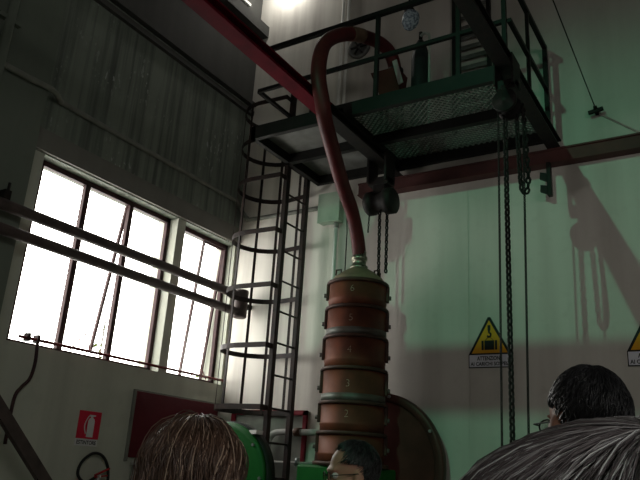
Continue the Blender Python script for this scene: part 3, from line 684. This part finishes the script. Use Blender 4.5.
# ------------------------------------------------------------------ people
def figure_mesh(hc, yaw, pitch, hs=1.0, skinmat=None, top=None, legs=None):
    """standing body with head as one continuous mesh; hc = head centre"""
    hc = Vector(hc); H0 = hc.z
    k = hc.z/1.62
    V = []; E = []; RR = []
    def vert(p, r): V.append(Vector(p)); RR.append(r); return len(V)-1
    def chain_(ps, root=None):
        prev = root
        for p, r in ps:
            i = vert(p, r)
            if prev is not None: E.append((prev, i))
            prev = i
        return prev
    pel = vert((0,0,.95*k), (.15,.11))
    ch = chain_([((0,0,1.08*k),(.145,.105)),((0,.0,1.22*k),(.165,.115)),((0,-.015,1.34*k),(.16,.105))], pel)
    chain_([((0,-.03,1.43*k),(.065,.065)),((0,-.02,1.50*k),(.058,.06)),((0,.0,1.60*k),(.05,.06))], ch)
    for s in (-1, 1):
        chain_([((s*.1,0,.86*k),(.095,.1)),((s*.11,.01,.5*k),(.062,.065)),((s*.115,-.02,.28*k),(.055,.06)),((s*.12,-.02,.09*k),(.04,.045))], pel)
        ank = len(V)-1
        chain_([((s*.125,.03,.045),(.04,.04)),((s*.135,.14,.035),(.042,.032)),((s*.14,.19,.03),(.03,.025))], ank)
        w = chain_([((s*.17,-.02,1.37*k),(.065,.065)),((s*.21,-.02,1.2*k),(.05,.05)),((s*.235,-.02,1.06*k),(.042,.042)),((s*.245,.02,.92*k),(.034,.034)),((s*.25,.05,.80*k),(.026,.03)),((s*.25,.07,.73*k),(.016,.036))], ch)
        for j, (yy, ln) in enumerate(((-.032,.065),(-.011,.08),(.011,.085),(.033,.075))):
            chain_([((s*.25,.07+yy,.70*k),(.010,.010)),((s*.247,.073+yy,.70*k-ln*.5),(.009,.009)),((s*.238,.078+yy,.70*k-ln),(.0075,.0075))], w)
        chain_([((s*.24,.115,.75*k),(.011,.011)),((s*.235,.135,.71*k),(.010,.010)),((s*.23,.14,.685*k),(.008,.008))], w)
    me = bpy.data.meshes.new('body'); me.from_pydata(V, E, [])
    ob = bpy.data.objects.new('body', me); col.objects.link(ob)
    sk = ob.modifiers.new('skin', 'SKIN'); sk.use_smooth_shade = True
    for i, d in enumerate(me.skin_vertices[0].data):
        d.radius = RR[i]; d.use_root = (i == 0)
    sd = ob.modifiers.new('sub', 'SUBSURF'); sd.levels = 1; sd.render_levels = 1
    bpy.context.view_layer.update(); dg = bpy.context.evaluated_depsgraph_get()
    m1 = bpy.data.meshes.new_from_object(ob.evaluated_get(dg)); bpy.data.objects.remove(ob)
    Rz = Matrix.Rotation(yaw, 4, 'Z'); Hm = Matrix.Translation(hc) @ Rz @ Matrix.Rotation(pitch, 4, 'X') @ Matrix.Scale(hs, 4)
    Bm = Matrix.Translation((hc.x, hc.y, 0)) @ Rz
    mb = MB(); mb.add([Bm @ v.co for v in m1.vertices], [tuple(p.vertices) for p in m1.polygons], 0, True)
    h = MB()
    h.ell((0,-.012,.03), (.074,.094,.084), 24, 16); h.ell((0,.025,-.035), (.062,.066,.078), 24, 16); h.ell((0,.055,-.09), (.034,.034,.024))
    h.ell((0,.092,-.03), (.013,.02,.02)); h.ell((0,.085,-.005), (.009,.012,.03)); h.ell((0,.083,-.066), (.024,.011,.009)); h.ell((0,.08,.022), (.05,.012,.013))
    for s in (-1, 1):
        h.ell((s*.077,-.005,-.018), (.009,.021,.033)); h.ell((s*.04,.06,-.035), (.022,.025,.022))
    h.ell((0,-.03,-.075), (.052,.056,.07))
    h.xform(Hm); mb.add(h.v, h.f, 0, True)
    me = bpy.data.meshes.new('body'); me.from_pydata(mb.v, [], mb.f)
    ob = bpy.data.objects.new('body', me); col.objects.link(ob)
    rm = ob.modifiers.new('remesh', 'REMESH'); rm.mode = 'VOXEL'; rm.voxel_size = .0065; rm.use_smooth_shade = True
    sm = ob.modifiers.new('smooth', 'SMOOTH'); sm.factor = .5; sm.iterations = 3
    bpy.context.view_layer.update(); dg = bpy.context.evaluated_depsgraph_get()
    m2 = bpy.data.meshes.new_from_object(ob.evaluated_get(dg)); bpy.data.objects.remove(ob)
    m2.materials.clear()
    for m in (skinmat, top, legs, M['rubber']): m2.materials.append(m)
    zn = 1.445*k; zw = .98*k; Bi = Bm.inverted()
    for p in m2.polygons:
        c = Bi @ p.center
        if c.z < .085: mi = 3
        elif abs(c.x) > .2 and c.z < .82*k: mi = 0
        elif c.z > zn: mi = 0
        elif c.z > zw or abs(c.x) > .19 and c.z > .6*k: mi = 1
        else: mi = 2
        p.material_index = mi; p.use_smooth = True
    return m2, Hm

def person(hc, yaw, pitch, label, skinmat, top, legs, hs=1.0):
    t = thing('person', (hc[0], hc[1], 0), label, 'person')
    me, Hm = figure_mesh(hc, yaw, pitch, hs, skinmat, top, legs)
    b = Vector((hc[0], hc[1], 0))
    me.transform(Matrix.Translation(-b)); me.name = 'body'
    o = bpy.data.objects.new('body', me); col.objects.link(o); o.parent = t; BASE[o.name] = b
    for s in (-1, 1):
        e = MB(); e.ell((s*.031,.073,.002), (.0125,.0125,.0125), 14, 10, 0); e.ell((s*.031,.0815,.002), (.006,.005,.006), 10, 8, 1); e.xform(Hm)
        e.build('eye', [M['eye'], M['iris']], t)
    return t, Hm

def hair(t, Hm, mats, n, kind, seed, rad=(.083,.104,.094), sw=.0011, weights=(5,3,1), vol=1.0):
    rnd = random.Random(seed); cx = Vector((0,-.014,.03))
    pole = Vector((0,-.25,1)).normalized()
    ex = Vector((1,0,0)); ey = pole.cross(ex).normalized()     # ey points forward
    def tmax(phi):   # phi 0 = front
        f = math.cos(phi)
        if kind == 'long': return 1.80 + .16*math.sin(phi*5+1) if f > .5 else 2.9
        if kind == 'short': return (.82 if f > .8 else 1.05 if f > .55 else 1.55 if f > -.2 else 2.15)
        if kind == 'full': return (1.1 if f > .6 else 1.75 if f > -.2 else 2.35)
    def pt(phi, th, k):
        d = pole*math.cos(th) + (ey*math.cos(phi) + ex*math.sin(phi))*math.sin(th)
        p = Vector((d.x*rad[0], d.y*rad[1], d.z*rad[2]))
        return cx + p*k
    # cap
    cap = MB(); nu, nv = 48, 14; vs = []; fs = []
    for j in range(nv+1):
        for i in range(nu):
            phi = 2*PI*i/nu; th = min(tmax(phi)*(.88 if kind == 'long' and tmax(phi) < 2.2 else 1), 2.35)*j/nv
            vs.append(pt(phi, th, .985 + .012*math.sin(phi*7+j)*(j/nv)))
    for j in range(nv):
        for i in range(nu): l = (i+1) % nu; fs.append((j*nu+i, j*nu+l, (j+1)*nu+l, (j+1)*nu+i))
    cap.add(vs, fs, 0, True)
    tot = sum(weights)
    for q in range(n):
        phi = rnd.uniform(-PI, PI); tm = tmax(phi)
        wt = list(weights)
        if kind == 'full': wt[2] *= max(.25, 1 + 1.6*math.sin(phi)); wt[0] *= max(.4, 1 - .6*math.sin(phi))  # more silver strands to the right: the highlight there put into strand colour
        r = rnd.uniform(0, sum(wt)*.9999); mi = 0
        while r > wt[mi]: r -= wt[mi]; mi += 1
        pts = []
        if kind == 'long':
            t0 = rnd.uniform(.07, .92)**1.2; t1 = tm*rnd.uniform(.8, 1.06); N = 8; k0 = (rnd.uniform(1.0, 1.06) if q % 25 else rnd.uniform(1.06, 1.16))*vol; dr = rnd.gauss(0, .16); fall = rnd.uniform(.16,.26)
            tw = min(t1, 1.62) if tm > 2.5 else t1
            for s in range(N):
                u = s/(N-1); th = t0 + (tw-t0)*u
                p = pt(phi + dr*u*u + .05*math.sin(u*5+k0*90), th, k0*(1+.05*math.sin(PI*u)+.02*math.sin(u*7+q))); pts.append(p)
            if t1 > 1.7:
                p = pts[-1]; o = rnd.uniform(-.01,.01)
                for s in range(1, 5): pts.append(p + Vector((o*s*.4 + p.x*.04*s, p.y*.02*s, -fall*s/4)))
        else:
            ln = rnd.uniform(.7,1.3) if kind == 'full' else rnd.uniform(.3,.6)
            t0 = rnd.uniform(0, max(.05, tm-ln*.5)); t1 = min(tm+.05, t0+ln); N = 6; k0 = rnd.uniform(.985,1.0); lift = rnd.uniform(.02,.085)*vol; dr = rnd.gauss(.06, .09) if kind == 'full' else rnd.gauss(.12, .2)
            for s in range(N):
                u = s/(N-1); th = t0 + (t1-t0)*u
                pts.append(pt(phi + dr*u/max(.3, math.sin(th)), th, k0 + lift*math.sin(PI*min(1, u*.8+.05))))
        w = sw*rnd.uniform(.7, 1.5)
        cap.tube(pts, [w*.8] + [w]*(len(pts)-2) + [w*.25], 3, mi, caps=False)
    cap.xform(Hm)
    return cap.build('hair', mats, t)

def glasses(t, Hm, m):
    b = MB()
    for s in (-1, 1):
        ring = [(s*.033+.022*math.cos(a), .098, .0+.017*math.sin(a)) for a in [2*PI*k/18 for k in range(18)]]
        b.tube(ring, .0018, 6, closed=True)
        b.tube([(s*.055,.098,.003),(s*.074,.085,.004),(s*.082,.0,.004),(s*.08,-.025,-.02)], .0018, 6)
    b.tube([(-.012,.099,.003),(0,.104,.006),(.012,.099,.003)], .0018, 6)
    g = b.xform(Hm).build('glasses', m, t)
    for s in (-1, 1):
        l = MB().poly([(s*.033+.021*math.cos(2*PI*k/16), .0975, .016*math.sin(2*PI*k/16)) for k in range(16)], (0,1,0), .001); l.xform(Hm); l.build('lens', M['lens'], g)

hb = lambda n, c, r=.42: mat(n, c, tuple(x*.7 for x in c), 30, r, 0, spec=.5)
# woman with fringe
t, Hm = person((-.905,1.015,1.60), math.radians(218), -.02, 'person with light brown fringed hair in the foreground at lower left', M['skinpale'], cloth('blue grey jumper', (.12,.14,.18)), cloth('dark trousers', (.03,.03,.04)))
hair(t, Hm, [hb('brown hair', (.11,.062,.043)), hb('brown hair mid', (.22,.135,.095)), hb('blond streak', (.6,.44,.33))], 2600, 'long', 11, rad=(.088,.108,.095), sw=.0011, vol=1.03)
# man in profile with glasses
t, Hm = person((-1.335,2.40,1.645), math.radians(136), -.12, 'dark haired person with glasses seen in profile in front of the drums', M['skin'], cloth('dark jacket', (.03,.03,.035)), cloth('grey trousers', (.06,.06,.06)))
hair(t, Hm, [hb('black hair', (.012,.011,.012)), hb('soft black hair', (.022,.02,.022)), hb('black hair shine', (.05,.048,.05))], 2600, 'short', 12, sw=.001, rad=(.081,.101,.093), vol=.75)
glasses(t, Hm, M['iron'])
# man at right from behind
t, Hm = person((-.288,1.46,1.765), math.radians(42), .0, 'person with short black hair and glasses seen from behind at right', M['skin'], cloth('navy shirt', (.03,.035,.06)), cloth('black trousers', (.02,.02,.02)), hs=.95)
hair(t, Hm, [hb('raven hair', (.011,.011,.013)), hb('raven hair mid', (.02,.02,.023)), hb('raven hair shine', (.055,.055,.06))], 2600, 'short', 13, sw=.0011, rad=(.074,.096,.092), vol=.7)
glasses(t, Hm, M['iron'])
# grey haired person right in front
t, Hm = person((-.050,.465,1.562), math.radians(4), .05, 'person with silver streaked grey hair closest to the camera at lower right', M['skinpale'], cloth('charcoal coat', (.05,.05,.055)), cloth('brown trousers', (.06,.045,.035)))
hair(t, Hm, [hb('dark grey hair', (.17,.145,.15)), hb('mid grey hair', (.45,.43,.44)), hb('silver hair', (.9,.92,.92), .35)], 7500, 'full', 14, sw=.00042, rad=(.130,.114,.096), weights=(4,3,2.6), vol=1.0)

# ------------------------------------------------------------------ light
w = bpy.data.worlds.new('sky'); sc.world = w; w.use_nodes = True
bg = w.node_tree.nodes['Background']; bg.inputs[0].default_value = (1.0,.965,.91,1); bg.inputs[1].default_value = 10
for y0, y1, z0, z1, px, nx in ((*w1, ZB, ZT, XL-T-.02, 1), (*w2, ZB, ZT, XL-T-.02, 1), (*w3, XR+T+.02, -1)):
    l = bpy.data.lights.new('window_portal', 'AREA'); l.shape = 'RECTANGLE'; l.size = y1-y0; l.size_y = z1-z0
    l.cycles.is_portal = True
    o = bpy.data.objects.new('window_portal', l); col.objects.link(o); o.location = (px, (y0+y1)/2, (z0+z1)/2)
    o.rotation_euler = Vector((nx,0,0)).to_track_quat('-Z', 'Y').to_euler()
def spot(name, loc, target, power, colr, size, blend, rad):
    l = bpy.data.lights.new(name, 'SPOT'); l.energy = power; l.color = colr; l.spot_size = size; l.spot_blend = blend; l.shadow_soft_size = rad
    o = bpy.data.objects.new(name, l); col.objects.link(o); o.location = loc
    o.rotation_euler = (Vector(target)-Vector(loc)).to_track_quat('-Z', 'Y').to_euler(); return o
spot('mercury_hall_lamp', (-2.1,-2.5,6.6), (-1.2,6,2.5), 520, (.27,1.0,.59), math.radians(48), .85, .03)
l = bpy.data.lights.new('corner_lamp', 'POINT'); l.energy = 15; l.color = (1,.97,.9); l.shadow_soft_size = .08
o = bpy.data.objects.new('corner_lamp', l); col.objects.link(o); o.location = (-4.55,5.76,7.62)

# ------------------------------------------------------------------ camera
yaw, pit, rol = map(math.radians, (-32.7807, 18.6598, 3.6737))
f = Vector((math.sin(yaw), math.cos(yaw), 0)); r = Vector((math.cos(yaw), -math.sin(yaw), 0)); u = Vector((0,0,1))
f2 = f*math.cos(pit) + u*math.sin(pit); u2 = -f*math.sin(pit) + u*math.cos(pit)
r3 = r*math.cos(rol) + u2*math.sin(rol); u3 = -r*math.sin(rol) + u2*math.cos(rol)
cd = bpy.data.cameras.new('camera'); cd.sensor_width = 36; cd.sensor_fit = 'HORIZONTAL'; cd.lens = 683.39/640*36; cd.clip_start = .02
co = bpy.data.objects.new('camera', cd); col.objects.link(co)
Mx = Matrix((r3, u3, -f2)).transposed().to_4x4(); Mx.translation = (0,0,1.65); co.matrix_world = Mx
sc.camera = co
sc.view_settings.view_transform = 'Standard'; sc.view_settings.look = 'None'; sc.view_settings.gamma = 1; sc.view_settings.use_curve_mapping = False
sc.view_settings.exposure = 0
